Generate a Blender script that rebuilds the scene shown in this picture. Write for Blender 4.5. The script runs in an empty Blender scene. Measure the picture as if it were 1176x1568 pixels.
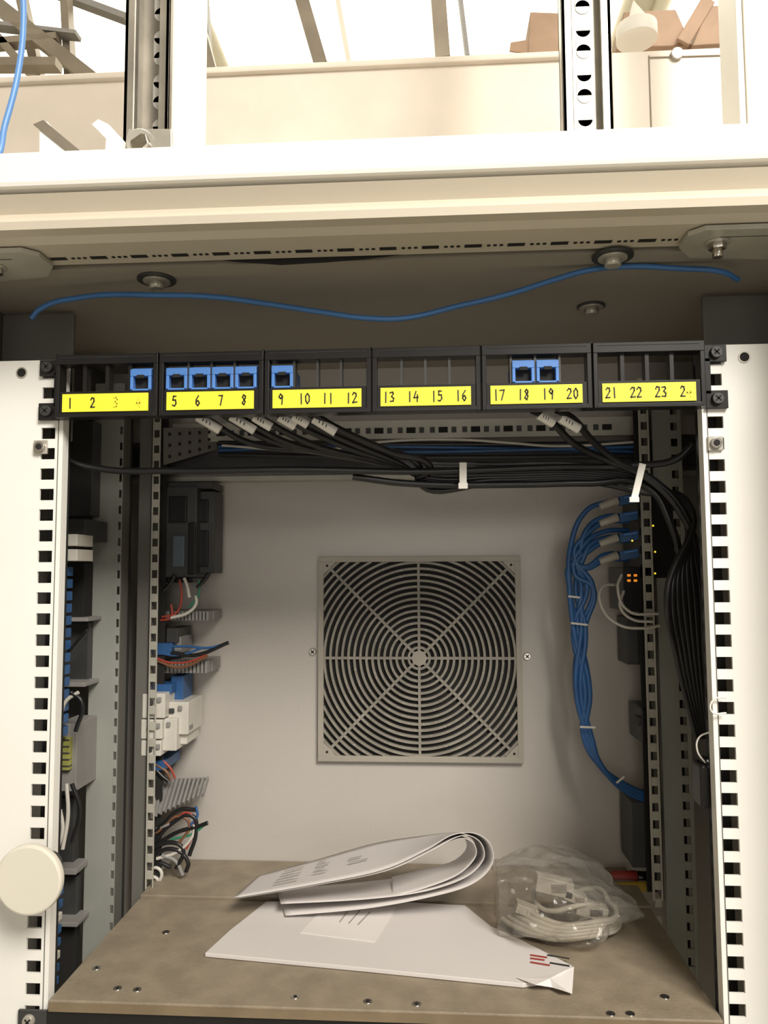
import bpy, bmesh, math, random
from mathutils import Vector, Matrix
from mathutils import noise as N
random.seed(7)
S = bpy.context.scene
S.view_settings.view_transform = 'Standard'
S.view_settings.look = 'None'

# ------------------------------------------------------------------ camera
CAM = Vector((0.039, 0.0, 1.40))
R = Matrix.Rotation(math.radians(3.6), 3, 'Z') @ Matrix.Rotation(math.radians(94.3), 3, 'X') @ Matrix.Rotation(-0.005, 3, 'Z')
cd = bpy.data.cameras.new('camera'); cam = bpy.data.objects.new('camera', cd)
S.collection.objects.link(cam)
cam.matrix_world = Matrix.Translation(CAM) @ R.to_4x4()
cd.sensor_fit = 'HORIZONTAL'; cd.sensor_width = 24; cd.lens = 24; cd.clip_start = 0.01
S.camera = cam

def U(px, py, D):      # survey of the photo: point on the real vertical plane Y=D
    d = R @ Vector(((px-588)/1176, (784-py)/1176, -1))
    return CAM + d*((D-CAM.y)/d.y)
def UZ(px, py, Z):     # point on the real horizontal plane Z
    d = R @ Vector(((px-588)/1176, (784-py)/1176, -1))
    return CAM + d*((Z-CAM.z)/d.z)

# ------------------------------------------------------------------ materials
def mat(name, col, rough=0.5, metal=0.0, var=0.0, scale=20, bump=0.0, bscale=200, emis=None, estr=0, spec=0.5, col2=None, stretch=None, dust=None):
    m = bpy.data.materials.new(name); m.use_nodes = True
    nt = m.node_tree; b = nt.nodes['Principled BSDF']
    b.inputs['Base Color'].default_value = (*col, 1)
    b.inputs['Roughness'].default_value = rough
    b.inputs['Metallic'].default_value = metal
    b.inputs['Specular IOR Level'].default_value = spec
    tc = nt.nodes.new('ShaderNodeTexCoord')
    src = tc.outputs['Object']
    if stretch:
        mp = nt.nodes.new('ShaderNodeMapping'); mp.inputs['Scale'].default_value = stretch
        nt.links.new(src, mp.inputs[0]); src = mp.outputs[0]
    if var > 0:
        n = nt.nodes.new('ShaderNodeTexNoise'); n.inputs['Scale'].default_value = scale; n.inputs['Detail'].default_value = 6
        nt.links.new(src, n.inputs['Vector'])
        r = nt.nodes.new('ShaderNodeValToRGB')
        c2 = col2 or tuple(max(0, c*(1-var)) for c in col)
        r.color_ramp.elements[0].position = .35; r.color_ramp.elements[1].position = .65
        r.color_ramp.elements[0].color = (*c2, 1); r.color_ramp.elements[1].color = (*col, 1)
        nt.links.new(n.outputs[0], r.inputs[0]); out = r.outputs[0]
        if dust:      # (noise scale, threshold, colour) : fine settled specks
            n3 = nt.nodes.new('ShaderNodeTexNoise'); n3.inputs['Scale'].default_value = dust[0]; n3.inputs['Detail'].default_value = 3
            nt.links.new(src, n3.inputs['Vector'])
            r3 = nt.nodes.new('ShaderNodeValToRGB'); r3.color_ramp.elements[0].position = dust[1]; r3.color_ramp.elements[1].position = dust[1]+.04
            nt.links.new(n3.outputs[0], r3.inputs[0])
            mix = nt.nodes.new('ShaderNodeMixRGB'); mix.inputs[2].default_value = (*dust[2], 1)
            nt.links.new(r3.outputs[0], mix.inputs[0]); nt.links.new(out, mix.inputs[1]); out = mix.outputs[0]
        nt.links.new(out, b.inputs['Base Color'])
    if bump > 0:
        n2 = nt.nodes.new('ShaderNodeTexNoise'); n2.inputs['Scale'].default_value = bscale
        nt.links.new(src, n2.inputs['Vector'])
        bp = nt.nodes.new('ShaderNodeBump'); bp.inputs['Strength'].default_value = bump; bp.inputs['Distance'].default_value = .002
        nt.links.new(n2.outputs[0], bp.inputs['Height']); nt.links.new(bp.outputs[0], b.inputs['Normal'])
    if emis:
        b.inputs['Emission Color'].default_value = (*emis, 1); b.inputs['Emission Strength'].default_value = estr
    return m

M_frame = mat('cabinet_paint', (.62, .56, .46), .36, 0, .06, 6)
M_white = mat('white_rail', (.88, .865, .82), .35, 0, .04, 8)
M_back = mat('back_panel_paint', (.50, .465, .425), .32, 0, .06, 5, .05, 400)
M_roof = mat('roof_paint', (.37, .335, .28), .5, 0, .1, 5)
M_side = mat('shaded_side_paint', (.14, .135, .12), .5, 0, .1, 6)  # shade inside the cabinet put into this darker colour
M_side_lit = mat('lit_side_paint', (.34, .32, .29), .45, 0, .1, 6)  # right wall kept lighter: the light on it is in the colour
M_rr = mat('rear_rail_zinc', (.52, .50, .43), .35, .2, .15, 40)
M_post = mat('galvanised_post', (.38, .39, .355), .40, .2, .15, 30, stretch=(1, 1, .2))
M_galv = mat('galvanised_steel', (.60, .57, .50), .32, .45, .3, 25, .05, 80)
M_blk = mat('black_plastic', (.012, .011, .011), .28, 0, .2, 40)
M_dk = mat('dark_void', (.010, .009, .008), .8)
M_dgrey = mat('dark_grey_plastic', (.045, .045, .045), .42, 0, .2, 40)
M_blue = mat('blue_jack', (.09, .25, .66), .4, 0, .1, 60)
M_blcab = mat('blue_cable', (.03, .11, .29), .38, 0, .25, 30)
M_bkcab = mat('black_cable', (.012, .012, .013), .36, 0, .3, 60)
M_yel = mat('yellow_label', (.95, .86, .05), .5, 0, .06, 40)
M_ink = mat('ink', (.02, .02, .02), .6)
M_tag = mat('white_tag', (.85, .82, .76), .5, 0, .05, 30)
M_vent = mat('vent_grille_plastic', (.30, .275, .23), .5, 0, .25, 60, dust=(700, .66, (.62, .58, .50)))
M_vfr = mat('vent_frame_plastic', (.38, .345, .29), .5, 0, .1, 20)
M_screw = mat('screw_steel', (.6, .56, .5), .25, 1.0, .2, 200)
M_board = mat('hardboard', (.300, .248, .180), .5, 0, .22, 45, .2, 500, dust=(900, .69, (.52, .46, .38)))
M_edge = mat('board_edge', (.22, .165, .10), .6, 0, .2, 45)
M_paper = mat('paper', (.66, .625, .61), .6, 0, .04, 10)
M_paper2 = mat('paper_label', (.78, .74, .72), .5, 0, .04, 10)
M_print = mat('printed_grey', (.33, .30, .28), .6, 0, .1, 10)
M_red = mat('red_print', (.35, .04, .03), .5, 0, .1, 50)
M_wred = mat('red_wire', (.35, .05, .03), .4, 0, .1, 50)
M_wgrn = mat('green_wire', (.03, .22, .12), .4, 0, .1, 50)
M_wbrn = mat('brown_wire', (.18, .08, .04), .4, 0, .1, 50)
M_wwht = mat('white_wire', (.60, .57, .51), .4, 0, .1, 50)
M_beige = mat('beige_cable', (.42, .39, .33), .4, 0, .1, 50)
M_duct = mat('grey_duct', (.25, .24, .23), .5, 0, .1, 40)
M_bgrey = mat('blue_grey_plastic', (.10, .13, .16), .4, 0, .1, 40)
M_knob = mat('cream_knob', (.70, .67, .58), .3, 0, .04, 10)
M_card = mat('cardboard', (.36, .24, .16), .7, 0, .2, 30)
M_strut = mat('ceiling_strut', (.28, .24, .19), .4, .3, .2, 20)
M_trunk = mat('trunking_paint', (.76, .68, .59), .42, 0, .12, 9, .05, 60)
M_wall = mat('wall_paint', (.85, .80, .68), .8, 0, .05, 3)
M_floor = mat('floor_vinyl', (.50, .48, .43), .5, 0, .2, 6)
M_glow = mat('ceiling_glow', (.9, .88, .8), .5, emis=(1, .95, .80), estr=2.8)  # glow for the added ceiling panels
M_ledy = mat('led_yellow', (.7, .6, .05), .4, emis=(1, .75, .05), estr=1.0)
M_ledo = mat('led_orange', (.7, .25, .05), .4, emis=(1, .3, .02), estr=.6)
M_ylw = mat('yellow_plastic', (.45, .31, .04), .4, 0, .1, 50)
M_grngl = mat('yellow_green_terminal', (.34, .34, .09), .4, 0, .3, 90)

# plastic bag
M_bag = bpy.data.materials.new('clear_plastic_film'); M_bag.use_nodes = True
nt = M_bag.node_tree; nt.nodes.clear()
o = nt.nodes.new('ShaderNodeOutputMaterial'); mx = nt.nodes.new('ShaderNodeMixShader')
tr = nt.nodes.new('ShaderNodeBsdfTransparent'); gl = nt.nodes.new('ShaderNodeBsdfPrincipled')
gl.inputs['Base Color'].default_value = (.34, .32, .29, 1); gl.inputs['Roughness'].default_value = .07
gl.inputs['Coat Weight'].default_value = 1.0; gl.inputs['Specular IOR Level'].default_value = 1.0
tr.inputs[0].default_value = (.92, .90, .87, 1)
lw = nt.nodes.new('ShaderNodeLayerWeight'); lw.inputs[0].default_value = .32
ma = nt.nodes.new('ShaderNodeMath'); ma.operation = 'MULTIPLY_ADD'; ma.inputs[1].default_value = .7; ma.inputs[2].default_value = .10
tc_ = nt.nodes.new('ShaderNodeTexCoord'); vo = nt.nodes.new('ShaderNodeTexVoronoi'); vo.inputs['Scale'].default_value = 60
bm_ = nt.nodes.new('ShaderNodeBump'); bm_.inputs['Strength'].default_value = 1.0; bm_.inputs['Distance'].default_value = .006
nt.links.new(tc_.outputs['Object'], vo.inputs['Vector']); nt.links.new(vo.outputs['Distance'], bm_.inputs['Height'])
nt.links.new(bm_.outputs[0], gl.inputs['Normal'])
nt.links.new(lw.outputs['Facing'], ma.inputs[0]); nt.links.new(ma.outputs[0], mx.inputs[0])
nt.links.new(tr.outputs[0], mx.inputs[1]); nt.links.new(gl.outputs[0], mx.inputs[2]); nt.links.new(mx.outputs[0], o.inputs[0])

# ------------------------------------------------------------------ builders
def group(name):
    e = bpy.data.objects.new(name, None); S.collection.objects.link(e); e.empty_display_size = .05
    return e

class MB:
    def __init__(s, name, parent=None, bevel=0, smooth=False):
        s.bm = bmesh.new(); s.name = name; s.parent = parent; s.mats = []; s.bevel = bevel; s.smooth = smooth
    def mi(s, m):
        if m not in s.mats: s.mats.append(m)
        return s.mats.index(m)
    def box(s, x0, x1, y0, y1, z0, z1, m):
        i = s.mi(m)
        v = [s.bm.verts.new(p) for p in ((x0,y0,z0),(x1,y0,z0),(x1,y1,z0),(x0,y1,z0),(x0,y0,z1),(x1,y0,z1),(x1,y1,z1),(x0,y1,z1))]
        for f in ((0,3,2,1),(4,5,6,7),(0,1,5,4),(1,2,6,5),(2,3,7,6),(3,0,4,7)):
            fc = s.bm.faces.new([v[k] for k in f]); fc.material_index = i
        return s
    def obox(s, c, ax, ay, az, m):   # oriented box: centre + half-axis vectors
        i = s.mi(m); c = Vector(c)
        v = [s.bm.verts.new(c+a*ax+b*ay+d*az) for d in (-1,1) for (a,b) in ((-1,-1),(1,-1),(1,1),(-1,1))]
        for f in ((0,3,2,1),(4,5,6,7),(0,1,5,4),(1,2,6,5),(2,3,7,6),(3,0,4,7)):
            fc = s.bm.faces.new([v[k] for k in f]); fc.material_index = i
        return s
    def beam(s, p, q, w, t, m, up=Vector((0,1,0))):
        p = Vector(p); q = Vector(q); d = (q-p)
        side = d.cross(up).normalized(); up2 = side.cross(d).normalized()
        return s.obox((p+q)/2, d/2, side*w/2, up2*t/2, m)
    def cyl(s, p, q, r, m, n=20, r2=None):
        i = s.mi(m); p = Vector(p); q = Vector(q); d = (q-p).normalized()
        a = d.orthogonal().normalized(); b = d.cross(a)
        r2 = r if r2 is None else r2
        A = [s.bm.verts.new(p+(a*math.cos(k*2*math.pi/n)+b*math.sin(k*2*math.pi/n))*r) for k in range(n)]
        B = [s.bm.verts.new(q+(a*math.cos(k*2*math.pi/n)+b*math.sin(k*2*math.pi/n))*r2) for k in range(n)]
        for k in range(n):
            f = s.bm.faces.new((A[k], A[(k+1)%n], B[(k+1)%n], B[k])); f.material_index = i; f.smooth = True
        f = s.bm.faces.new(A[::-1]); f.material_index = i
        f = s.bm.faces.new(B); f.material_index = i
        return s
    def prism(s, pts, dvec, m):
        i = s.mi(m); dvec = Vector(dvec)
        A = [s.bm.verts.new(Vector(p)) for p in pts]; B = [s.bm.verts.new(Vector(p)+dvec) for p in pts]
        n = len(pts)
        s.bm.faces.new(A).material_index = i; s.bm.faces.new(B[::-1]).material_index = i
        for k in range(n):
            s.bm.faces.new((A[k], B[k], B[(k+1)%n], A[(k+1)%n])).material_index = i
        return s
    def quad(s, pts, m):
        s.bm.faces.new([s.bm.verts.new(Vector(p)) for p in pts]).material_index = s.mi(m); return s
    def done(s):
        bmesh.ops.recalc_face_normals(s.bm, faces=s.bm.faces)
        me = bpy.data.meshes.new(s.name); s.bm.to_mesh(me); s.bm.free()
        for m in s.mats: me.materials.append(m)
        ob = bpy.data.objects.new(s.name, me); S.collection.objects.link(ob)
        if s.parent: ob.parent = s.parent
        if s.bevel:
            b = ob.modifiers.new('b', 'BEVEL'); b.width = s.bevel; b.segments = 2; b.limit_method = 'ANGLE'
        return ob

def cable(name, lines, r, m, parent=None, cyc=False):
    cu = bpy.data.curves.new(name, 'CURVE'); cu.dimensions = '3D'; cu.bevel_depth = r; cu.bevel_resolution = 3; cu.resolution_u = 10
    cu.use_fill_caps = True
    for pts in lines:
        sp = cu.splines.new('BEZIER'); sp.bezier_points.add(len(pts)-1)
        for bp, p in zip(sp.bezier_points, pts):
            bp.co = p; bp.handle_left_type = bp.handle_right_type = 'AUTO'
        sp.use_cyclic_u = cyc
    cu.materials.append(m)
    ob = bpy.data.objects.new(name, cu); S.collection.objects.link(ob)
    if parent: ob.parent = parent
    return ob
def up(pts, D):
    return [U(p[0], p[1], p[2] if len(p) > 2 else D) for p in pts]

def screw(mb, c, n, r=.004, h=.002, m=None, hexa=False):
    c = Vector(c); n = Vector(n).normalized()
    mb.cyl(c, c+n*h, r, m or M_screw, 6 if hexa else 18, r*.85)
    a = n.orthogonal().normalized(); b = n.cross(a)
    if not hexa:
        mb.obox(c+n*h, a*r*.6, b*r*.13, n*.0002, M_dk); mb.obox(c+n*h, b*r*.6, a*r*.13, n*.0002, M_dk)

# ------------------------------------------------------------------ dimensions
YC = .450     # cabinet frame front
YF = .533     # rail front face
YR = .709     # rear rails
YB = .780     # back wall
ZS = 1.110    # shelf top
ZR = 1.608    # roof underside
HW = .305     # half width inner
ZTOP = 1.662

# ------------------------------------------------------------------ room
MB('floor').box(-3, 3, -3, 3.2, -.05, 0, M_floor).done()
MB('ceiling').box(-3, 3, -3, 3.2, 3.0, 3.05, M_wall).done()
MB('wall_back').box(-3, 3, 3.1, 3.2, 0, 3.0, M_wall).done()
MB('wall_left').box(-3.1, -3, -3, 3.2, 0, 3.0, M_wall).done()
MB('wall_right').box(3, 3.1, -3, 3.2, 0, 3.0, M_wall).done()
for k, (x, y) in enumerate(((-1.3, 2.2), (0, 2.2), (1.3, 2.2), (-1.3, 1.2), (0, 1.2), (1.3, 1.2))):  # added glowing panels that burn the ceiling out to cream-white
    l = MB('ceiling_glow_panel', bevel=.004)
    l.box(x-.62, x+.62, y-.47, y+.47, 2.975, 3.0, M_wall)
    l.box(x-.58, x+.58, y-.43, y+.43, 2.965, 2.976, M_glow); l.done()

# ------------------------------------------------------------------ cabinet
cab = group('network_cabinet')
m = MB('back_wall_panel', cab); m.box(-HW, HW, YB, YB+.004, .1, ZTOP-.01, M_back); m.done()
m = MB('side_panels', cab)
m.box(-HW-.004, -HW, YC+.03, YB+.004, .1, ZTOP-.01, M_side); m.box(HW, HW+.004, YC+.03, YB+.004, .1, ZTOP-.01, M_side_lit); m.done()  # left wall coloured as shaded, right wall as lit
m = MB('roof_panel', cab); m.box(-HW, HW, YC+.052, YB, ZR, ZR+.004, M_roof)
m.done()
m = MB('top_cover', cab, .003)
m.box(-HW-.02, HW+.02, YC+.004, YB+.02, ZTOP-.012, ZTOP, M_white)
m.box(-HW-.02, HW+.02, YC-.004, YC+.012, U(588, 270, YC).z, ZTOP, M_white)
m.done()
m = MB('front_top_beam', cab)
zf = U(588, 275, YC).z
prof = [(YC-.001, zf-.0012), (YC+.006, U(588, 309, YC+.006).z), (YC-.002, U(588, 315, YC-.002).z), (YC-.004, U(588, 320, YC-.004).z), (YC-.003, U(588, 333, YC-.003).z), (YC+.006, ZR+.003), (YC+.012, ZR), (YC+.044, ZR), (YC+.044, ZR+.005), (YC+.014, ZR+.014), (YC+.014, zf-.0012)]
m.prism([(-HW-.02, y, z) for y, z in prof], (2*HW+.04, 0, 0), M_frame)
x = -.208
YP = YC+.0335
while x < .185:
    m.box(x-.0055, x+.0055, YP-.002, YP+.002, ZR-.0004, ZR+.001, M_dk)
    for dx in (.0115, .0155, .0195):
        m.cyl((x+dx-.0015, YP, ZR-.0004), (x+dx-.0015, YP, ZR+.001), .0013, M_dk, 12)
    x += .0275
m.done()
m = MB('corner_gussets', cab, .001)
for sg, a, bx, by in ((-1, .214, .252, YC+.034), (1, .198, .219, YC+.030)):
    z = ZR-.001
    m.prism([(sg*(HW+.01), YC+.012, z), (sg*(a+.008), YC+.012, z), (sg*a, YC+.020, z), (sg*a, YC+.038, z), (sg*(a+.012), YC+.054, z), (sg*(HW), YC+.066, z)], (0, 0, -.003), M_rr)
    m.box(min(sg*(a+.02), sg*(HW+.01)), max(sg*(a+.02), sg*(HW+.01)), YC+.0225, YC+.0230, z-.0034, z-.003, M_dgrey)
    c = Vector((sg*bx, by, z-.003))
    m.cyl(c, c-Vector((0, 0, .0015)), .0075, M_galv); m.cyl(c, c-Vector((0, 0, .005)), .0055, M_screw, 6); m.cyl(c-Vector((0, 0, .005)), c-Vector((0, 0, .010)), .0032, M_screw)
m.done()
m = MB('roof_bolts', cab)
for px, py in ((240, 427), (938, 391), (905, 468)):
    c = UZ(px, py, ZR-.0015 if py < 400 else ZR)
    m.cyl(c, c-Vector((0, 0, .0015)), .0135 if py < 450 else .011, M_dgrey, 28)
    m.cyl(c-Vector((0, 0, .0015)), c-Vector((0, 0, .0025)), .0095, M_galv, 28)
    m.cyl(c-Vector((0, 0, .0025)), c-Vector((0, 0, .0075)), .0055, M_galv, 6)
m.done()
m = MB('front_posts', cab, .003)
for sg in (-1, 1):
    m.box(min(sg*.285, sg*.325), max(sg*.285, sg*.325), YC, YC+.03, .1, ZR-.006, M_frame)
m.box(-.325, .325, YC, YB+.02, 0, .1, M_dgrey)
m.done()

# ---- rails
ZRT = 1.5525
def hole_z(z0, z1):
    z = z1; out = []
    while z > z0:
        out.append(z); z -= .014815
    return out
def rail(name, x_out, x_in, hx, hw, y, th, z0, z1, m_, holes, hh=.0047, ret=0, retm=None, bk=None):
    mb = MB(name, cab, .0004)
    lo, hi = min(x_out, x_in), max(x_out, x_in)
    mb.box(lo, hx-hw, y, y+th, z0, z1, m_); mb.box(hx+hw, hi, y, y+th, z0, z1, m_)
    prev = z1
    for h in holes:
        if prev > h+hh: mb.box(hx-hw, hx+hw, y, y+th, h+hh, prev, m_)
        prev = h-hh
    if prev > z0: mb.box(hx-hw, hx+hw, y, y+th, z0, prev, m_)
    if ret:
        s = 1 if x_in > x_out else -1
        mb.box(min(x_in, x_in-s*.0018), max(x_in, x_in-s*.0018), y+th, y+ret, z0, z1, retm or m_)
    mb.box(hx-hw-.002, hx+hw+.002, y+.018, y+.02, z0, z1, M_dk)
    return mb
H = hole_z(.95, ZRT-.0085)
for sg, xi, hx in ((-1, .2265, .2375), (1, .2243, .2332)):
    r = rail('front_rail', sg*.300, sg*xi, sg*hx, .0052, YF, .002, .95, ZRT+.001, M_white, H, hh=.0041, ret=.009)
    zt = ZRT-.008
    fx = sg*.2585 if sg < 0 else .254
    r.cyl((fx, YF-.0006, zt), (fx, YF+.0005, zt), .0042, M_galv, 20)
    r.cyl((fx, YF-.0008, zt), (fx, YF+.0005, zt), .0032, M_dk, 20)
    s1 = sorted((sg*(xi+.0030), sg*(xi+.0037))); r.box(s1[0], s1[1], YF-.0002, YF, .95, ZRT-.044, M_side)
    r.done()
m = MB('rail_brackets', cab, .001)
for sg in (-1, 1):
    m.box(min(sg*.245, sg*.304), max(sg*.245, sg*.304), YF+.05, YF+.054, ZRT-.05, ZR-.002, M_side)  # shade by the gussets put into the bracket colour
m.done()
HR = hole_z(.95, 1.56)
r = rail('rear_rail', -.2268, -.2185, -.2222, .0026, YR, .002, ZS, 1.575, M_rr, HR, hh=.0036)
r.box(-.240, -.2275, YR+.004, YR+.006, ZS-.15, 1.575, M_side); r.box(-.2268, -.2255, YR, YR+.04, ZS, 1.575, M_side); r.done()
r = rail('rear_rail', .2385, .2285, .2334, .0028, YR, .002, ZS, 1.575, M_rr, HR, hh=.0036)
r.box(.2372, .2385, YR, YR+.04, ZS, 1.575, M_side); r.done()
r = rail('rear_post', -.274, -.2466, -.2484, .0014, YR-.02, .002, .95, 1.575, M_post, HR, hh=.0036, ret=.02, retm=M_side); r.done()
r = rail('rear_post', .2685, .2420, .2620, .0030, YR+.006, .002, .95, 1.575, M_post, HR, hh=.0036); r.done()
m = MB('rear_crossbeam', cab)
zt_, zb_ = U(650, 646, .745).z, U(650, 671, .745).z
m.box(-HW, HW, .745, .748, zb_, zt_, M_rr)
m.box(-HW, HW, .745, .775, zt_, zt_+.002, M_rr)
x = -.17; k = 0
while x < .21:
    hw = (.0045, .0024, .0024)[k % 3]; cz = (zb_+zt_)/2
    m.box(x-hw, x+hw, .7445, .7452, cz-.0028, cz+.0028, M_dk if k % 3 == 0 else M_dgrey)
    x += .0105; k += 1
m.box(-HW, HW, .752, .755, zb_-.028, zb_-.004, M_dgrey)
m.box(-HW, HW, .76, YB, U(600, 735, .77).z, U(600, 728, .77).z, M_rr)
m.done()
m = MB('side_perforated_plate', cab)
q = [U(250, 655, .72), U(332, 655, .75), U(332, 688, .75), U(250, 712, .72)]
m.prism(q, (0, .002, 0), M_side)
for a in range(5):
    for b in range(3):
        u_, v_ = (a+.6)/5.4, (b+.6)/3.2
        c = (q[0].lerp(q[1], u_)).lerp(q[3].lerp(q[2], u_), v_)
        m.cyl(c-Vector((0, .0006, 0)), c, .0018, M_dk, 10)
m.done()

# ------------------------------------------------------------------ fan grille
fan = group('fan_filter_grille')
vc = U(642, 1007, YB); cx, cz = vc.x, vc.z; hs = .1015
m = MB('grille_frame', fan, .0006)
y0, y1 = YB-.006, YB-.0002
b_ = .0055
m.box(cx-hs, cx+hs, y0, y1, cz+hs-b_, cz+hs, M_vfr); m.box(cx-hs, cx+hs, y0, y1, cz-hs, cz-hs+b_, M_vfr)
m.box(cx-hs, cx-hs+b_, y0, y1, cz-hs+b_, cz+hs-b_, M_vfr); m.box(cx+hs-b_, cx+hs, y0, y1, cz-hs+b_, cz+hs-b_, M_vfr)
for sx in (-1, 1):
    for sz in (-1, 1):
        e = hs-b_+.0002; c_ = .013
        m.prism([(cx+sx*e, y0+.0005, cz+sz*e), (cx+sx*(e-c_), y0+.0005, cz+sz*e), (cx+sx*e, y0+.0005, cz+sz*(e-c_))], (0, .004, 0), M_vfr)
        m.cyl((cx+sx*(e-.0038), y0+.0001, cz+sz*(e-.0038)), (cx+sx*(e-.0038), y0+.001, cz+sz*(e-.0038)), .0013, M_dk, 12)
m.done()
m = MB('grille_fins', fan)
i = m.mi(M_vent); lim = hs-b_+.0005
for k in range(23):
    rr = .0105+k*.00605
    n = 192; w = .00118
    if rr > lim*1.30: break
    for a in range(n):
        t0, t1 = 2*math.pi*a/n, 2*math.pi*(a+1)/n; tm = (t0+t1)/2
        if abs(rr*math.cos(tm)) > lim or abs(rr*math.sin(tm)) > lim: continue
        c0, s0, c1, s1 = math.cos(t0), math.sin(t0), math.cos(t1), math.sin(t1)
        P = lambda r_, c_, s_, y: m.bm.verts.new((cx+r_*c_, y, cz+r_*s_))
        v = [P(rr-w, c0, s0, y0+.001), P(rr+w, c0, s0, y0+.001), P(rr+w, c1, s1, y0+.001), P(rr-w, c1, s1, y0+.001)]
        u = [P(rr-w, c0, s0, y0+.0045), P(rr+w, c0, s0, y0+.0045), P(rr+w, c1, s1, y0+.0045), P(rr-w, c1, s1, y0+.0045)]
        for f in ((v[0], v[1], v[2], v[3]), (v[0], u[0], u[3], v[3]), (v[1], u[1], u[2], v[2])):
            m.bm.faces.new(f).material_index = i
for a in range(8):
    t = a*math.pi/4; L = lim if a % 2 == 0 else lim*1.33
    d = Vector((math.cos(t), 0, math.sin(t)))
    m.beam(Vector((cx, y0+.0025, cz))+d*.006, Vector((cx, y0+.0025, cz))+d*L, .0026, .0035, M_vent)
m.cyl((cx, y0+.0003, cz), (cx, y0+.005, cz), .0078, M_vfr, 8)
m.done()
m = MB('grille_dark_backing', fan)
m.box(cx-hs+.002, cx+hs-.002, y1-.0008, y1-.0003, cz-hs+.002, cz+hs-.002, M_dk)
m.done()
m = MB('grille_side_screws', fan)
for px, py in ((479, 998), (807, 1005)):
    screw(m, U(px, py, YB-.0002), (0, -1, 0), .0038, .002)
m.done()

# ------------------------------------------------------------------ shelf & bottom panel
sh = group('cabinet_shelf')
m = MB('shelf_board', sh, .0006)
seam = UZ(600, 1383, ZS).y
m.box(-.224, .2225, YF-.004, seam-.0010, ZS-.006, ZS, M_board)
m.box(-.224, .2225, seam+.0010, YB-.001, ZS-.004, ZS+.002, M_board)
m.done()
m = MB('shelf_front_edge', sh); m.box(-.2235, .2218, YF-.005, YF-.0035, ZS-.007, ZS-.0015, M_edge); m.done()
m = MB('shelf_screws', sh)
for px, py in ((180, 1514), (210, 1516), (452, 1527), (563, 1534), (638, 1538), (935, 1553), (965, 1553), (1018, 1527), (148, 1483), (254, 1428), (300, 1373)):
    p = UZ(px, py, ZS)
    m.cyl(p-Vector((0,0,.0005)), p+Vector((0, 0, .0006)), .003, M_screw, 16); m.cyl(p+Vector((0, 0, .0006)), p+Vector((0, 0, .0009)), .0013, M_dk, 8)
m.done()
bp_ = group('blank_rack_panel')
m = MB('panel_face', bp_, .0008)
m.box(-.2255, .2225, YF-.003, YF-.001, ZS-.09, ZS-.0075, M_blk)
for x0, x1, sx in ((-.2455, -.2255, -.2375), (.2225, .2413, .2332)):
    m.box(x0, x1, YF-.0035, YF-.0015, ZS-.09, ZS-.0075, M_dgrey)
    screw(m, (sx, YF-.0036, ZS-.014), (0, -1, 0), .0045, .0025, M_galv)
m.done()

# ------------------------------------------------------------------ patch panel
pp = group('patch_panel')
PT, PB = 1.5535, 1.5085
yA, yB_ = YF-.012, YF-.001
pitch = .0753; X0 = -.2272
m = MB('panel_modules', pp, .0006)
lab = MB('label_strips', pp)
div = MB('port_dividers', pp)
jk = MB('blue_jacks', pp, .0004)
jacks = {4, 5, 6, 7, 8, 9, 18, 19}
digits = {
 '0': [[(.5,1.5),(.15,1.1),(.15,.4),(.5,0),(.85,.4),(.85,1.1),(.5,1.5)]],
 '1': [[(.5,1.5),(.5,0)]],
 '2': [[(.1,1.2),(.35,1.5),(.75,1.4),(.8,1.0),(.1,0.05),(.9,.1)]],
 '3': [[(.1,1.4),(.6,1.5),(.8,1.2),(.4,.85),(.85,.55),(.7,.1),(.1,.1)]],
 '4': [[(.5,1.5),(.1,.6),(.9,.6)],[(.75,1.0),(.7,0)]],
 '5': [[(.8,1.5),(.25,1.5),(.2,.9),(.7,.9),(.8,.4),(.5,.05),(.1,.15)]],
 '6': [[(.7,1.5),(.25,.9),(.15,.35),(.5,0),(.85,.35),(.6,.75),(.2,.6)]],
 '7': [[(.1,1.45),(.85,1.45),(.4,0)]],
 '8': [[(.75,1.3),(.4,1.5),(.2,1.2),(.75,.5),(.5,0),(.15,.3),(.75,1.0),(.75,1.3)]],
 '9': [[(.8,1.2),(.4,1.5),(.15,1.1),(.5,.8),(.8,1.2),(.75,0)]],
}
ink = MB('handwritten_numbers', pp)
M_faint = mat('faint_ink', (.76, .68, .05), .5)  # glare over three and four put into the ink colour
def write(x, z, s, y):
    h = .0047; w = h*.98; tot = len(s)*w*.92
    x = x - tot/2
    for ci, ch in enumerate(s):
        fm = M_faint if (s in ('3', '4') or (s == '24' and ci == 1)) else M_ink
        for ln in digits[ch]:
            pts = [Vector((x+a*w*.75+random.uniform(-1, 1)*.00016, y, z+b*h+random.uniform(-1, 1)*.00016)) for a, b in ln]
            for a, b in zip(pts, pts[1:]):
                e = (b-a).normalized()*.0003
                ink.beam(a-e, b+e, .00085, .0003, fm)
        x += w*.92
n = 0
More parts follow.
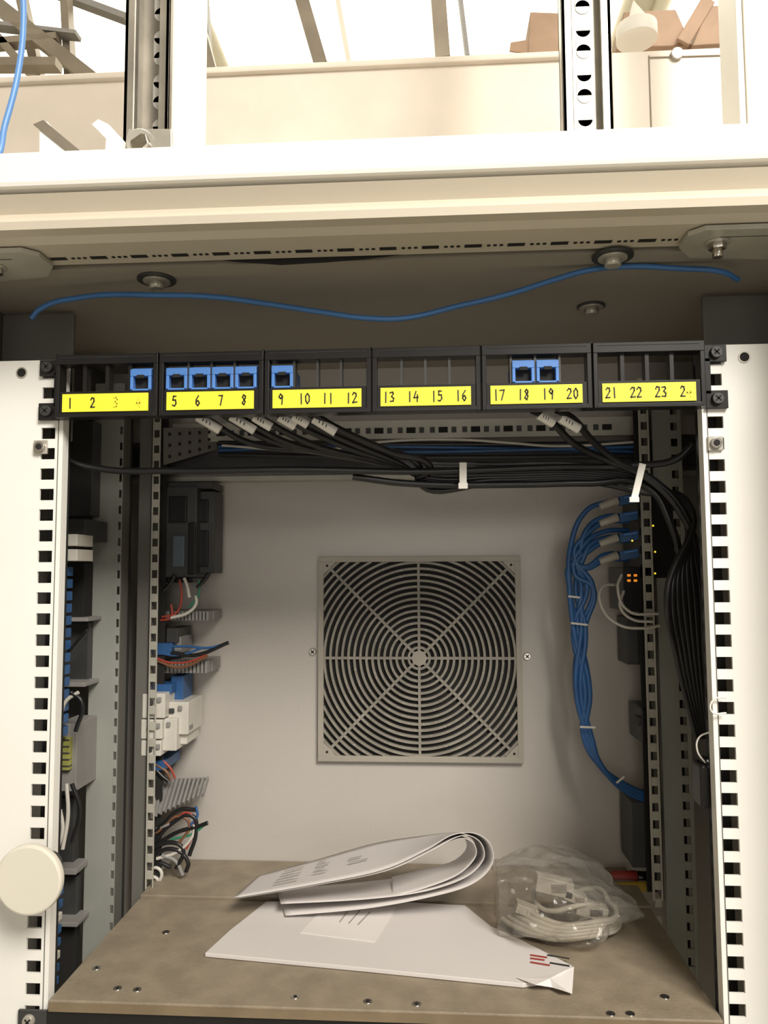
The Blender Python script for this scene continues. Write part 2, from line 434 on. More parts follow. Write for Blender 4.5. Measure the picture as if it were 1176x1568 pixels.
for k in range(6):
    a = X0+k*pitch; b = a+pitch-.0012
    wl, wr = a+.003, b-.003
    zw0, zw1 = PB+.0185, PT-.0070
    m.box(a, b, yA, yB_, zw1, PT, M_blk)
    m.box(a, wl, yA, yB_, PB, zw1, M_blk); m.box(wr, b, yA, yB_, PB, zw1, M_blk)
    m.box(wl, wr, yA+.001, yB_, PB, zw0, M_blk)
    m.box(wl-.001, wr+.001, yA-.0004, yA+.002, PB, PB+.0028, M_blk)
    m.box(wl, wr, yA-.0003, yA+.001, PT-.0024, PT-.0018, M_dgrey)
    m.box(b, b+.0012, yA+.003, yB_, PB, PT-.002, M_blk)
    m.box(a-.002 if k else a, a, yA+.001, yB_-.002, PT-.0002, PT+.001, M_blk)
    off = -.0005
    lc = (a+b)/2+off
    lab.box(lc-.0310, lc+.0310, yA-.0001, yA+.0012, PB+.0038, PB+.0166, M_yel)
    for j in range(4):
        n += 1
        px_ = lc+(-1.5+j)*.0165
        if j < 3:
            dw = .0013 if k in (0, 5) else .0008
            div.box(px_+.0165/2-dw, px_+.0165/2+dw, yA+.003, yB_, zw0, zw1, M_blk if k in (0, 5) else M_dgrey)
        div.box(px_-.0165/2+.001, px_+.0165/2-.001, yA+.006, yB_, zw0, zw0+.0012, M_dgrey)
        if n in jacks:
            w = .0076
            jy = yA+.0015
            jk.box(px_-w, px_+w, jy, yB_+.02, zw0+.0105, zw0+.0155, M_blue)
            jk.box(px_-w, px_-w+.0022, jy, yB_+.02, zw0, zw0+.0105, M_blue)
            jk.box(px_+w-.0022, px_+w, jy, yB_+.02, zw0, zw0+.0105, M_blue)
            jk.box(px_-w, px_+w, jy, yB_+.02, zw0, zw0+.0014, M_blue)
            jk.box(px_-w+.002, px_+w-.002, jy+.005, jy+.006, zw0+.001, zw0+.0108, M_dk)
            jk.box(px_-.0028, px_+.0028, jy-.0004, jy+.0006, zw0+.0088, zw0+.0114, M_dk)
            jk.box(px_-w-.0004, px_+w+.0004, jy+.002, jy+.006, zw0+.0155, zw0+.0165, M_blue)
        write(px_, PB+.0066, str(n), yA-.0003)
for sg, q0, q1, q2 in ((-1, .2285, .2435, .2325), (1, .2262, .2410, .2300)):
    x0, x1 = sorted((sg*q0, sg*q1))
    m.box(x0, x1, YF-.0035, YF-.0005, PT-.0125, PT-.001, M_blk)
    m.box(x0, x1, YF-.0035, YF-.0005, PB, PB+.0125, M_blk)
    xi = sorted((sg*(q0-.001), sg*q2)); m.box(xi[0], xi[1], YF-.0035, YF-.0005, PB+.010, PT-.010, M_blk)
m.done(); lab.done(); div.done(); jk.done(); ink.done()
m = MB('ear_screws', pp)
for x in (-.2372, .2335):
    for z in (PT-.0065, PB+.0065):
        screw(m, (x, YF-.0036, z), (0, -1, 0), .0042, .003, M_dgrey)
m.done()
m = MB('cage_nuts', pp, .0003)
for px, py in ((60, 684), (1097, 678)):
    p = U(px, py, YF-.0035)
    m.box(p.x-.005, p.x+.005, YF-.0022, YF-.0002, p.z-.005, p.z+.005, M_galv)
    m.cyl(p+Vector((0,-.001,0)), p+Vector((0, .001, 0)), .0038, M_screw); m.cyl(p-Vector((0, .0015, 0)), p, .0022, M_dk)
m.done()

# ------------------------------------------------------------------ cables at the patch panel
bc = group('black_patch_cable_bundle')
L = []
starts = [(322, 645), (350, 640), (378, 645), (408, 645), (440, 642), (462, 642), (492, 645), (510, 652)]
for k, (sx, sy) in enumerate(starts):
    L.append(up([(sx-35, sy-22, .545), (sx, sy, .556), (sx+60+4*k, sy+33+1*k, .575), (sx+150, 690+4*k, .588), (640, 709+3.8*k, .595), (760, 711+4*k, .598), (900, 713+3.5*k, .600), (985, 726+4*k, .602), (1040+2*k-2, 775-1*k, .60), (1074-7.5*k, 860+7*k, .60-.002*k), (1084-7*k, 1000, .61), (1088-3*k, 1130, .62)], 0))
cable('patch_cables', L, .0025, M_bkcab, bc)
L = [up([(815+38*k, 628, .545), (838+38*k, 640, .556), (880+28*k, 680+k*-4, .575), (930+14*k, 705, .588), (985+8*k, 728+2*k, .592), (1042+6*k, 785, .595), (1075-k*5, 880, .60), (1085, 1010, .61)], 0) for k in range(2)]
cable('patch_cables_right', L, .0027, M_bkcab, bc)
L = [up([(88, 688, .56), (100, 702, .56), (150, 717, .565), (260, 721, .57), (450, 719, .575), (640, 722, .585), (850, 715, .59), (980, 712, .59), (1035, 703, .58), (1062, 680, .575)], 0),
     up([(540, 730, .585), (620, 740, .59), (800, 742, .595), (900, 740, .595), (990, 745, .6), (1026, 800, .6), (1046, 880, .61), (1064, 1060, .62)], 0)]
cable('loose_cables', L, .0027, M_bkcab, bc)
m = MB('cable_label_tags', bc, .0002)
for (px, py, w) in ((320, 648, 36), (372, 648, 38), (402, 646, 28), (440, 645, 26), (460, 643, 24), (497, 651, 36), (836, 641, 24), (872, 648, 30)):
    a = U(px-w*.48, py-w*.28, .551); b = U(px+w*.48, py+w*.3, .555)
    m.cyl(a, b, .0036, M_tag, 12)
    for t in (.3, .45, .6):
        q = a.lerp(b, t); m.obox(q+Vector((0, -.0036, 0)), Vector((.0002, 0, -.0006)), Vector((0, .0001, 0)), Vector((.0004, 0, .0010)), M_ink)
m.done()
m = MB('cable_ties', bc, .0003)
m.beam(U(709, 708, .580), U(709, 748, .580), .0055, .0014, M_tag); m.beam(U(984, 710, .575), U(970, 768, .575), .005, .0014, M_tag)
m.obox(U(709, 744, .5785), Vector((.0035, 0, 0)), Vector((0, .0012, 0)), Vector((0, 0, .0022)), M_tag)
m.obox(U(971, 765, .5735), Vector((.0035, 0, 0)), Vector((0, .0012, 0)), Vector((0, 0, .002)), M_tag)
m.done()
cable('blue_ethernet_cable', [up([(48, 488, .53), (60, 474, .53), (120, 456, .527), (250, 452), (330, 455), (400, 464), (500, 479), (560, 487), (620, 487), (700, 469), (780, 450), (850, 428), (900, 414), (960, 408), (1040, 411), (1105, 416), (1130, 428, .53)], .52)], .0019, mat('mid_blue_cable', (.05, .17, .42), .4, 0, .1, 30))
sp = MB('sealing_gasket', cab)
pts_t = [(300, 391), (360, 392), (430, 396), (500, 392), (560, 388), (640, 382), (720, 378), (820, 372)]
pts_b = [(300, 393), (360, 401), (430, 406), (500, 402), (560, 397), (640, 387), (720, 385), (820, 377)]
for a in range(len(pts_t)-1):
    D = YC+.0455
    sp.quad([U(*pts_t[a], D)+Vector((0, 0, .003)), U(*pts_t[a+1], D)+Vector((0, 0, .003)), U(*pts_b[a+1], D), U(*pts_b[a], D)], M_dk)
sp.done()
hb = group('rear_wiring_loom')
cable('blue_wires', [up([(335, 690, .738), (450, 686, .738), (600, 692, .738), (800, 689, .738), (980, 684, .738)], 0), up([(335, 684, .74), (600, 684, .74), (985, 692, .74)], 0)], .0018, M_blcab, hb)
cable('white_wires', [up([(340, 682, .735), (480, 690, .735), (590, 676, .735), (700, 673, .735), (780, 678, .735), (850, 683, .735), (985, 676, .735)], 0)], .0013, M_wwht, hb)
cable('dark_wires', [up([(335, 696, .736), (600, 700, .736), (985, 698, .736)], 0), up([(335, 678, .74), (600, 680, .74), (985, 680, .74)], 0)], .0022, M_bkcab, hb)

# ------------------------------------------------------------------ blue patch cords at right
bl = group('blue_patch_cords')
L = []; plug = MB('plugs', bl, .0004)
for k, py in enumerate((768, 790, 798, 822, 828, 848, 856, 812)):
    j = (k*3) % 5
    L.append(up([(962, py, .728), (925, py+2, .722), (898+j, py+14+(k % 3)*3, .720), (874+5*j, 835+6*k, .720), (872+9*((k*2) % 5), 900, .718+.002*j), (878+6*(k % 4), 960, .720+.002*(k % 3)), (882+7*((k+2) % 4), 1060, .722), (894+4*(k % 4), 1130, .724), (918+4*(k % 3), 1172+4*(k % 3), .725), (960, 1203+5*(k % 3), .73), (1000, 1220+5*(k % 3), .735)], 0))
cable('cords', L, .0024, M_blcab, bl)
for py in (768, 794, 825, 852):
    a = U(918, py+8, .720); b = U(946, py-2, .720)
    plug.cyl(a, b, .0032, M_beige, 12, .0042)
    c = U(962, py-3, .720); plug.obox(c, Vector((.0085, 0, .0015)), Vector((0, .005, 0)), Vector((-.0005, 0, .0042)), M_blcab)
    c = U(966, py-8, .7146); plug.obox(c, Vector((.006, 0, .001)), Vector((0, .0004, 0)), Vector((0, 0, .0008)), M_blue)
plug.done()
m = MB('cord_ties', bl, .0002)
for a in ((870, 913, 888, 915), (874, 954, 900, 957), (888, 1113, 912, 1114), (944, 1199, 956, 1189)):
    m.beam(U(a[0], a[1], .715), U(a[2], a[3], .715), .0019, .0008, M_wwht)
m.done()
sw = group('network_switch')
def pxbox(mb, x0, y0, x1, y1, D0, D1, mt):
    a = U(x0, y0, D0); b = U(x1, y1, D0); mb.box(min(a.x, b.x), max(a.x, b.x), D0, D1, min(a.z, b.z), max(a.z, b.z), mt)
m = MB('switch_body', sw, .0008)
pxbox(m, 976, 758, 1034, 885, .7145, .772, M_blk)
for k in range(4):
    c = U(990, 772+28*k, .7135); m.box(c.x-.006, c.x+.002, .7135, .7150, c.z-.005, c.z+.005, M_dgrey)
for px, py in ((1000, 805), (1003, 845), (1003, 878), (968, 828)):
    c = U(px, py, .7085); m.box(c.x-.0008, c.x+.0008, .7078, .7085, c.z-.0008, c.z+.0008, M_ledy)
m.done()
m = MB('media_converter', sw, .0008)
c = U(968, 892, .73)
m.box(c.x-.012, .240, .7145, .77, U(968, 935, .72).z, U(968, 868, .72).z, M_blk)
for dx in (963, 973):
    for dy in (881, 889):
        c = U(dx, dy, .7145); m.box(c.x-.0016, c.x+.0016, .7138, .7148, c.z-.0011, c.z+.0011, M_ledo)
m.done()
m = MB('wall_devices', sw, .001)
pxbox(m, 958, 945, 1005, 1018, .74, .775, M_dgrey)
pxbox(m, 982, 1085, 1006, 1140, .725, .77, M_blk)
pxbox(m, 976, 1098, 990, 1112, .728, .74, M_dgrey)
pxbox(m, 966, 1228, 1010, 1330, .73, .772, M_dgrey)
m.done()
cable('device_leads', [up([(945, 895, .725), (922, 900, .716), (920, 925, .712), (945, 955, .706), (985, 962, .703), (1010, 958, .704)], 0),
                       up([(955, 905, .714), (950, 930, .708), (968, 948, .705), (1000, 952, .703)], 0),
                       up([(952, 880, .714), (946, 900, .709), (962, 935, .706), (1008, 940, .703)], 0)], .0013, M_wwht, sw)

# ------------------------------------------------------------------ left DIN equipment
dn = group('din_rail_equipment')
m = MB('contactor_blocks', dn, .001)
pxbox(m, 247, 745, 300, 884, .728, .772, M_dgrey)
pxbox(m, 298, 752, 327, 878, .740, .772, M_dgrey)
pxbox(m, 258, 760, 285, 800, .7245, .73, M_blk)
pxbox(m, 264, 820, 282, 868, .7245, .73, M_bgrey)
pxbox(m, 300, 765, 318, 800, .737, .742, M_blk)
pxbox(m, 303, 812, 318, 868, .737, .742, M_blk)
pxbox(m, 288, 800, 298, 880, .7255, .73, M_blk)
pxbox(m, 248, 738, 325, 748, .732, .772, M_dgrey)
pxbox(m, 250, 884, 296, 892, .733, .772, M_blk)
m.done()
m = MB('cable_ducts', dn)
def duct(x0, y0, x1, y1, n, D):
    a = U(x0, y1, D); b = U(x1, y0, D)
    m.box(a.x, b.x, D+.012, .775, a.z, b.z, M_duct)
    w = (b.x-a.x)/n
    for k in range(n):
        xx = a.x+k*w
        m.obox(((xx+w*.35), D+.006, (a.z+b.z)/2), Vector((w*.33, 0, 0)), Vector((0, .008, 0)), Vector((0, 0, (b.z-a.z)/2)), M_duct)
duct(246, 936, 322, 950, 14, .735)
duct(250, 1012, 320, 1030, 12, .735)
m.done()
m = MB('wiring_trunk_comb', dn)
for k in range(15):
    x = 318-k*6.5
    a = U(x, 1192+k*.2, .76-.002*k); b = U(x-8-k*.8, 1218+k*3.2, .735-.0015*k)
    m.beam(a, b, .0022, .004, M_duct, Vector((0, .5, 1)))
m.prism([U(318, 1192, .765), U(226, 1195, .735), U(226, 1260, .735), U(280, 1222, .765)], (0, .003, 0), M_side)
m.done()
m = MB('circuit_breakers', dn, .0008)
for (x0, y0, x1, y1) in ((218, 1062, 252, 1100), (216, 1102, 248, 1132), (232, 1100, 270, 1150), (250, 1075, 288, 1125), (262, 1105, 286, 1140), (216, 1134, 246, 1158)):
    dd = .712+(x0-216)*.0004
    pxbox(m, x0, y0, x1, y1, dd, .77, M_wwht)
    pxbox(m, x0+8, y0+10, x0+16, y0+18, dd-.002, dd+.01, M_dgrey)
    pxbox(m, x0+22, y0+6, x0+28, y0+14, dd-.002, dd+.01, M_duct)
m.done()
m = MB('blue_terminals', dn, .0005)
pxbox(m, 240, 985, 262, 1003, .725, .77, M_blcab); pxbox(m, 262, 975, 277, 1000, .735, .77, M_duct)
pxbox(m, 236, 1048, 262, 1062, .725, .77, M_blcab); pxbox(m, 255, 962, 272, 984, .73, .77, M_dgrey)
pxbox(m, 232, 1165, 252, 1180, .725, .77, M_blcab); pxbox(m, 262, 1035, 280, 1075, .74, .77, M_blcab)
m.done()
def wires(name, mt, segs, r=.0011):
    cable(name, [up(s, .726) for s in segs], r, mt, dn)
wires('red_wires', M_wred, [[(248, 945), (270, 938), (278, 915), (275, 888)], [(246, 950), (262, 945), (262, 925)], [(240, 1008), (262, 1015), (300, 1010), (325, 995)], [(262, 1262), (290, 1245), (298, 1270), (285, 1300)], [(250, 1165), (262, 1178), (268, 1192)]])
wires('white_wires', M_wwht, [[(290, 915), (286, 895), (282, 885)], [(300, 912), (300, 925), (288, 938), (262, 946)], [(240, 1315), (270, 1305), (295, 1280), (298, 1262)], [(215, 1350), (240, 1345), (240, 1362), (215, 1368)], [(214, 1335), (245, 1332), (243, 1350), (212, 1358)]], .0016)
wires('green_wires', M_wgrn, [[(305, 888), (304, 910), (290, 930)], [(262, 1285), (292, 1278), (318, 1260)]])
wires('blue_wires', M_blcab, [[(262, 990), (290, 990), (320, 992), (350, 984)], [(240, 1000), (275, 1003), (310, 992)], [(300, 1235), (302, 1250), (290, 1265)]], .0012)
wires('black_wires', M_bkcab, [[(250, 905), (262, 892), (268, 880)], [(262, 1000), (300, 1003), (350, 984)], [(236, 1290), (262, 1262), (295, 1250), (300, 1275), (290, 1310)],
     [(232, 1300), (270, 1275), (305, 1265), (318, 1260)], [(222, 1322), (262, 1300), (288, 1320), (285, 1335)], [(240, 1180), (250, 1190), (258, 1196)], [(215, 1345), (240, 1322), (262, 1328)], [(302, 900), (315, 886), (320, 878)], [(228, 1280), (250, 1262), (275, 1240), (300, 1240)], [(225, 1305), (262, 1290), (280, 1300), (270, 1330)]], .0019)
wires('brown_wires', M_wbrn, [[(240, 1012), (275, 1022), (318, 1005)], [(240, 1275), (275, 1250), (290, 1262), (275, 1290)], [(238, 1170), (255, 1182), (262, 1195)]], .0014)
wires('grey_wires', M_duct, [[(225, 1300), (240, 1270), (262, 1262)], [(248, 1310), (268, 1318), (280, 1340)]], .0018)

lg = group('side_terminal_strip')
m = MB('terminals', lg, .0006)
pxbox(m, 94, 818, 118, 836, .62, .65, M_wwht); pxbox(m, 94, 841, 118, 859, .62, .65, M_wwht)
for py in (827, 850):
    p = U(118, py, .63); m.cyl(p, p+Vector((.005, 0, 0)), .003, M_wwht, 14)
pxbox(m, 92, 795, 130, 828, .635, .68, M_dgrey)
pxbox(m, 94, 645, 140, 790, .672, .69, M_dgrey)
pxbox(m, 92, 862, 128, 945, .672, .69, M_dk)
pxbox(m, 92, 946, 134, 952, .66, .69, M_duct)
pxbox(m, 90, 1045, 130, 1052, .66, .69, M_duct)
pxbox(m, 86, 1108, 116, 1212, .65, .69, M_duct)
pxbox(m, 88, 1130, 106, 1180, .645, .66, M_grngl)
for k in range(5):
    pxbox(m, 88, 1132+10*k, 106, 1135+10*k, .6445, .65, M_dgrey)
pxbox(m, 84, 1330, 116, 1340, .665, .69, M_duct)
pxbox(m, 78, 1412, 118, 1420, .665, .69, M_duct)
pxbox(m, 90, 953, 134, 1044, .68, .69, M_dgrey)
pxbox(m, 84, 1222, 112, 1328, .68, .69, M_dgrey)
pxbox(m, 76, 1342, 116, 1410, .68, .69, M_dgrey); pxbox(m, 70, 1421, 112, 1520, .68, .69, M_dk)
for k in range(14):
    pxbox(m, 92-.6*k, 868+19*k, 102-.6*k, 882+19*k, .628, .64, M_blcab)
for k in range(9):
    pxbox(m, 78-1.1*k, 1345+20*k, 88-1.1*k, 1357+20*k, .628, .64, M_blcab if k % 3 else M_wwht)
m.beam(U(134, 965, .64), U(104, 1000, .64), .003, .003, M_blk)
m.done()
cable('side_white_wires', [up([(92, 1240), (96, 1270), (88, 1300)], .63), up([(102, 1200), (104, 1250), (96, 1300)], .63), up([(120, 1060), (100, 1075), (92, 1100)], .63)], .0016, M_wwht, lg)
cable('side_black_wires', [up([(108, 1060), (125, 1075), (116, 1120)], .63), up([(110, 1200), (122, 1240), (110, 1290)], .63)], .0018, M_bkcab, lg)

lt = group('door_latch')
m = MB('latch_body', lt, .002)
pxbox(m, 1072, 1172, 1092, 1240, YF+.012, YF+.03, M_blk)
pxbox(m, 1078, 1162, 1090, 1174, YF+.014, YF+.026, M_blk)
m.done()
cable('latch_wire', [up([(1090, 1120), (1070, 1130), (1068, 1150), (1080, 1168)], YF+.015), up([(1112, 1068), (1092, 1072), (1090, 1090), (1112, 1092)], YF-.004)], .0006, M_tag, lt)

kn = group('round_door_knob')
m = MB('knob_cap', kn, .0015)
c = U(42, 1349, .500)
m.cyl(c, c+Vector((0, .006, 0)), .0222, M_knob, 64, .0225)
m.cyl(c+Vector((0, .006, 0)), c+Vector((0, .031, 0)), .009, M_dgrey, 24)
m.done()

# ------------------------------------------------------------------ papers
pk = group('paper_envelope')
m = MB('envelope_body', pk, .0004)
zz = ZS+.0035
poly = [UZ(x, y, zz) for x, y in ((314, 1459), (352, 1424), (408, 1380), (560, 1378), (712, 1386), (752, 1418), (800, 1440), (876, 1478), (870, 1497), (800, 1506), (560, 1482))]
m.prism(poly, (0, 0, -.0030), M_paper)
m.done()
m = MB('envelope_label', pk)
z2 = zz+.0006
m.prism([UZ(x, y, z2) for x, y in ((498, 1387), (607, 1389), (573, 1442), (460, 1428))], (0, 0, -.0005), M_paper2)
for k in range(3):
    a = UZ(535+16*k, 1392+2*k, z2+.0002); b = UZ(520+14*k, 1412+2*k, z2+.0002)
    m.beam(a, b, .0010, .0002, M_print, Vector((0, 0, 1)))
m.done()
m = MB('envelope_print', pk)
for (x0, y0, x1, y1) in ((812, 1462, 838, 1466), (812, 1467, 834, 1470), (838, 1462, 872, 1468), (812, 1473, 842, 1478), (842, 1474, 872, 1479)):
    m.beam(UZ(x0, y0, z2), UZ(x1, y1, z2), .0015, .0003, M_red if x0 < 830 else M_ink, Vector((0, 0, 1)))
m.done()
m = MB('torn_wrapper', pk)
rp = [UZ(790, 1497, ZS+.004), UZ(818, 1497, ZS+.006), UZ(834, 1494, ZS+.005), UZ(856, 1490, ZS+.007), UZ(879, 1480, ZS+.005), UZ(876, 1522, ZS+.002), UZ(862, 1517, ZS+.005), UZ(845, 1512, ZS+.003), UZ(820, 1508, ZS+.006)]
cc = sum(rp, Vector())/len(rp)+Vector((0, 0, .0015))
for a in range(len(rp)):
    m.quad([rp[a], rp[(a+1) % len(rp)], cc], M_paper2)
m.done()

rl = group('rolled_manual')
def roll(name, near, far, Dn, Df, dz=0, mt=M_paper):
    bm = bmesh.new(); NS = 8
    def smooth(pts):
        out = []
        for i in range(len(pts)-1):
            p0 = Vector(pts[max(i-1, 0)]); p1 = Vector(pts[i]); p2 = Vector(pts[i+1]); p3 = Vector(pts[min(i+2, len(pts)-1)])
            for t in [j/8 for j in range(8)]:
                out.append(.5*((2*p1)+(-p0+p2)*t+(2*p0-5*p1+4*p2-p3)*t*t+(-p0+3*p1-3*p2+p3)*t**3))
        out.append(Vector(pts[-1])); return out
    A = smooth([U(x, y, Dn)+Vector((0, 0, dz)) for x, y in near]); B = smooth([U(x, y, Df)+Vector((0, 0, dz)) for x, y in far])
    rows = [[bm.verts.new(a.lerp(b, t/NS)) for a, b in zip(A, B)] for t in range(NS+1)]
    for i in range(NS):
        for j in range(len(A)-1):
            bm.faces.new((rows[i][j], rows[i][j+1], rows[i+1][j+1], rows[i+1][j])).smooth = True
    me = bpy.data.meshes.new(name); bm.to_mesh(me); bm.free(); me.materials.append(mt)
    ob = bpy.data.objects.new(name, me); S.collection.objects.link(ob); ob.parent = rl
    s = ob.modifiers.new('s', 'SOLIDIFY'); s.thickness = .0005; s.offset = 0
    return ob
near = [(437, 1402), (560, 1391), (660, 1373), (722, 1354), (753, 1325), (751, 1293), (727, 1276), (692, 1279), (652, 1302), (585, 1332), (480, 1354), (357, 1375)]
far = [(424, 1362), (545, 1352), (640, 1340), (700, 1325), (727, 1305), (727, 1285), (712, 1276), (690, 1275), (640, 1281), (572, 1292), (480, 1318), (396, 1341)]
roll('outer_sheet', near, far, .650, .715)
n2 = [(430, 1385), (560, 1378), (650, 1366), (712, 1345), (740, 1318), (738, 1294), (720, 1281), (697, 1284), (660, 1304), (590, 1335), (482, 1357), (362, 1377)]
f2 = [(x-2 if x > 600 else x, y+3) for x, y in far]
roll('inner_sheet', n2, f2, .652, .713, .0006)
n3 = [(600, 1375), (650, 1362), (700, 1342), (727, 1316), (727, 1296), (712, 1286), (690, 1290), (655, 1308)]
f3 = [(600, 1345), (640, 1335), (690, 1322), (712, 1305), (714, 1290), (704, 1281), (685, 1281), (640, 1290)]
roll('inner_fold', n3, f3, .655, .71, .001)
m = MB('manual_print', rl)
A0, A1 = U(357, 1375, .650), U(585, 1332, .650); B0, B1 = U(396, 1341, .715), U(572, 1292, .715)
for t, l0, l1 in ((.2, .25, .42), (.32, .25, .38), (.44, .26, .42), (.56, .26, .36), (.68, .27, .42), (.3, .52, .62), (.45, .53, .60), (.6, .53, .63), (.75, .54, .60), (.4, .78, .92), (.55, .78, .88)):
    p = A0.lerp(A1, l0).lerp(B0.lerp(B1, l0), t); q = A0.lerp(A1, l1).lerp(B0.lerp(B1, l1), t)
    m.beam(p+Vector((0, 0, .0022)), q+Vector((0, 0, .0022)), .0014, .0003, M_print, Vector((0, 0, 1)))
m.done()

# ------------------------------------------------------------------ plastic bag with cables
bg = group('plastic_bag_of_cables')
xlim = U(753, 1325, .650).x+.002     # bag rests against, not into, the rolled manual
bm = bmesh.new(); bmesh.ops.create_icosphere(bm, subdivisions=5, radius=1)
c0 = U(850, 1400, .655); c0.z = ZS+.024
for v in bm.verts:
    p = v.co.copy()
    rx, ry, rz = .060, .054, .027
    r_ = 1+.30*N.noise(p*1.4+Vector((2, 5, 1)))
    cr = N.voronoi(p*1.3+Vector((3, 0, 0)))[0]; r_ += (cr[1]-cr[0])*.28-.05
    cr = N.voronoi(p*3.0)[0]; r_ += (cr[1]-cr[0])*.12
    q = Vector((p.x*rx, p.y*ry, p.z*rz*(1.15-.35*p.x)))*r_*.95
    q.z = max(q.z, -.0232)
    w_ = c0+q
    if w_.x < xlim: w_.x = xlim+(w_.x-xlim)*.05+.001
    v.co = w_
me = bpy.data.meshes.new('bag_film'); bm.to_mesh(me); bm.free(); me.materials.append(M_bag)
ob = bpy.data.objects.new('bag_film', me); S.collection.objects.link(ob); ob.parent = bg
def loop(c, rx, ry, z, a0, a1, n=12, tilt=0):
    return [Vector((max(c.x+rx*math.cos(a0+(a1-a0)*k/n), xlim+.004), c.y+ry*math.sin(a0+(a1-a0)*k/n), z+tilt*math.sin(k*1.3))) for k in range(n+1)]
cc = UZ(856, 1415, ZS)
L = [loop(cc+Vector((.002*k, -.002*k, 0)), .048-.003*k, .040-.003*k, ZS+.007+.0022*k, -2.9, .6, 12, .001) for k in range(5)]
L += [loop(cc+Vector((.01, .0, 0)), .03, .02, ZS+.02, 0, 5.5, 12, .004)]
cable('coiled_leads', L, .0022, M_beige, bg)
m = MB('connectors', bg, .0008)
for px, py, s in ((905, 1392, 1), (848, 1355, 1.2), (806, 1392, .7), (880, 1372, .7)):
    c = U(px, py, .645)
    m.obox(c, Vector((.012*s, 0, -.003)), Vector((.0, .006, 0)), Vector((.001, 0, .005*s)), M_beige)
    m.obox(c+Vector((.003, -.0062, 0)), Vector((.005*s, 0, 0)), Vector((.0, .0005, 0)), Vector((.0, 0, .003*s)), M_screw)
m.done()

sd = group('screwdriver')
m = MB('handle', sd, .0008)
p, q = U(930, 1360, .74), U(1000, 1357, .74)
m.cyl(p, q, .0045, M_ylw, 12)
p, q = U(936, 1342, .755), U(975, 1343, .755); m.cyl(p, q, .005, M_red, 12, .006); m.cyl(q, U(1008, 1344, .755), .0055, M_blk, 12)
m.done()

# ------------------------------------------------------------------ things above the cabinet
tk = group('wall_trunking')
m = MB('trunk_body', tk, .002)
zt = U(588, 98, .86).z
m.box(-.9, .95, .86, 1.0, ZTOP-.1, zt, M_trunk)
m.box(-.9, .95, .853, .862, zt-.006, zt+.002, M_trunk)
m.done()

def unistrut(name, px0, px1, D, depth, z0=ZTOP, mt=M_galv):
    g = group(name)
    m = MB('channel', g, .0006)
    a = U(px0, 130, D).x; b = U(px1, 130, D).x; z1 = 2.95; t = .0025
    m.box(a, a+t, D, D+depth, z0, z1, mt); m.box(b-t, b, D, D+depth, z0, z1, mt)
    m.box(a, b, D+depth-t, D+depth, z0, z1, mt)
    m.box(a, a+.007, D, D+t, z0, z1, mt); m.box(b-.007, b, D, D+t, z0, z1, mt)
    m.box(a+.007, a+.0075, D, D+.006, z0, z1, mt)
    cx_ = (a+b)/2
    z = z0+.02
    while z < z1-.03:
        for s in (-1, 1):
            m.cyl((cx_, D+depth-t-.0006, z+s*.008), (cx_, D+depth-t+.0001, z+s*.008), .0055, M_tag, 16)
        m.box(cx_-.0055, cx_+.0055, D+depth-t-.0006, D+depth-t, z-.008, z+.008, M_tag)
        z += .034
    m.done()
    return g
unistrut('strut_channel', 190, 258, .50, .03, mt=mat('weathered_steel', (.38, .35, .30), .35, .45, .3, 25))
unistrut('strut_channel', 862, 938, .53, .014)
g = group('white_support_post')
m = MB('post', g, .0015); a = U(262, 130, .485).x; b = U(300, 130, .485).x
m.box(a, b, .485, .51, ZTOP, 2.95, M_white); m.done()
g = group('white_support_post')
m = MB('post', g, .0015); a = U(1130, 100, .5).x; b = U(1185, 100, .5).x
m.box(a, b, .50, .53, ZTOP, 2.95, M_white); m.box(a+.004, a+.006, .4985, .5, ZTOP, 2.95, M_frame); m.done()
g = group('angle_bracket')
m = MB('bracket', g, .0008)
m.prism([U(190, 237, .474), U(263, 235, .474), U(262, 197, .474), U(196, 197, .474)], (0, .004, 0), M_galv)
screw(m, U(216, 221, .4735), (0, -1, 0), .0075, .004, M_screw, hexa=True)
m.cyl(U(216, 221, .4735), U(216, 221, .4725), .0095, M_galv)
m.prism([U(60, 240, .50), U(60, 190, .50), U(72, 186, .50), U(120, 240, .50)], (0, .003, 0), M_white)
m.prism([U(160, 240, .48), U(162, 212, .48), U(140, 190, .48), U(150, 182, .48), U(166, 190, .48), U(196, 222, .48), U(196, 240, .48)], (0, .003, 0), M_white)
m.prism([U(50, 190, .499), U(66, 183, .499), U(125, 232, .499), U(112, 240, .499)], (0, .0008, 0), M_strut)
m.done()
g = group('junction_box')
m = MB('box_body', g, .0015)
a = U(940, 200, .62); b = U(1124, 72, .62)
m.box(a.x, b.x, .62, .72, ZTOP, b.z, M_trunk)
xs = U(994, 100, .62).x; m.box(xs-.0006, xs+.0006, .6192, .6205, ZTOP, b.z-.004, M_strut)
m.beam(U(994, 88, .6192), U(1122, 84, .6192), .001, .001, M_strut)
c = U(1036, 84, .6195); m.cyl(c, c-Vector((0, .003, 0)), .005, M_galv)
m.done()
g = group('cardboard_box')
m = MB('carton', g, .001)
m.prism([U(808, 82, .90), U(812, 18, .90), U(868, 20, .90), U(868, 82, .90)], (0, .08, 0), M_card)
m.prism([U(808, 60, .898), U(782, 64, .88), U(780, 78, .88), U(808, 82, .898)], (0, .003, 0), M_card)
m.done()
g = group('cardboard_box')
m = MB('carton', g, .001)
m.prism([U(945, 72, .67), U(955, 18, .67), U(1035, 14, .67), U(1060, 70, .67)], (0, .04, 0), M_card)
m.beam(U(1045, 66, .66), U(1085, 0, .66), .012, .004, M_card)
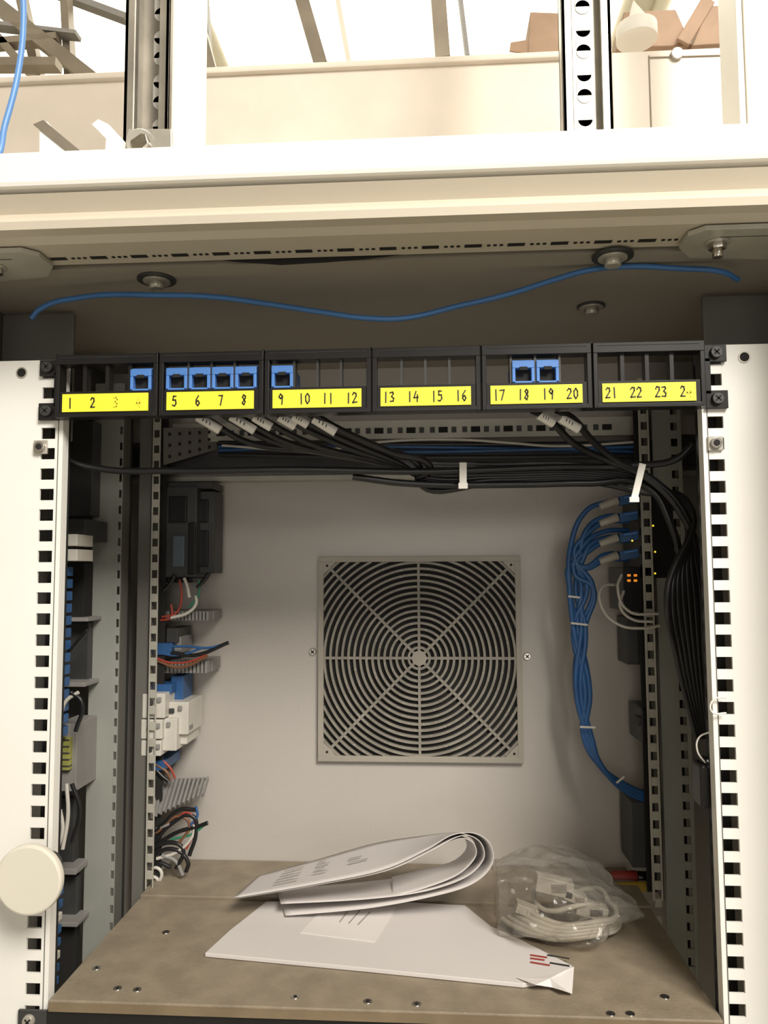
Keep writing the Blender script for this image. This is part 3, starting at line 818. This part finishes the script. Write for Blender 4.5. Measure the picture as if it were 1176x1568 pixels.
m.prism([U(1060, 70, .66), U(1120, 66, .66), U(1120, 8, .66), U(1085, 8, .66)], (0, .04, 0), M_card)
m.done()
g = group('tape_roll')
m = MB('tape', g, .001)
c = U(975, 62, .638)
m.cyl(c, c+Vector((0, 0, .012)), .017, M_tag, 32); m.cyl(c+Vector((0, 0, .012)), c+Vector((0, 0, .0125)), .010, M_card, 24)
m.prism([U(960, 40, .65), U(970, 0, .65), U(1008, 42, .65)], (0, .004, 0), M_trunk)
m.done()
g = group('ceiling_steelwork')
m = MB('struts', g)
def st(x0, y0, x1, y1, w, D=1.3, mt=M_strut):
    m.beam(U(x0, y0, D), U(x1, y1, D), w, .02, mt)
st(445, -60, 492, 102, .022, 1.2); st(510, -40, 535, 100, .008, 1.2, mt=M_trunk)
st(668, -40, 678, 92, .024, 1.2); st(700, -40, 716, 90, .006, 1.2, mt=M_duct)
st(310, -40, 320, 110, .012, 1.2, mt=M_duct)
st(0, 12, 150, 130, .022, 1.1); st(-20, 70, 90, 60, .010, 1.1); st(30, -20, 62, 130, .014, 1.15)
st(0, 60, 60, 130, .012, 1.1); st(60, -20, 195, 30, .010, 1.15, mt=M_duct)
st(290, -20, 325, 110, .016, 1.15); st(-20, 100, 90, 100, .012, 1.0); st(210, 20, 290, 50, .01, 1.15)
st(1040, 70, 1100, -30, .014, 1.1); st(100, -30, 108, 120, .012, 1.12); st(-10, 40, 120, 55, .006, 1.1, mt=M_duct)
m.done()
cable('blue_ethernet_cable', [up([(33, -40, .47), (36, 30, .47), (28, 110, .468), (8, 190, .465), (-12, 250, .46), (-40, 262, .46)], 0)], .0020, mat('light_blue_cable', (.12, .28, .62), .4, 0, .1, 30))

# ------------------------------------------------------------------ light
w = bpy.data.worlds.new('world'); S.world = w; w.use_nodes = True
w.node_tree.nodes['Background'].inputs[0].default_value = (1, .94, .86, 1)
w.node_tree.nodes['Background'].inputs[1].default_value = .27
def area(name, loc, tgt, size, energy, col=(1, .945, .86)):
    l = bpy.data.lights.new(name, 'AREA'); l.size = size; l.energy = energy; l.color = col; l.shape = 'SQUARE'
    ob = bpy.data.objects.new(name, l); S.collection.objects.link(ob); ob.location = loc
    d = Vector(tgt)-Vector(loc); ob.rotation_euler = d.to_track_quat('-Z', 'Y').to_euler()
area('room_light', (0.80, -0.9, 2.65), (0, .6, 1.35), .7, 60)
area('low_bounce_fill', (0.1, -1.6, 1.35), (0, .6, 1.3), .8, 5.5)  # added fill standing in for floor bounce, no lamp there
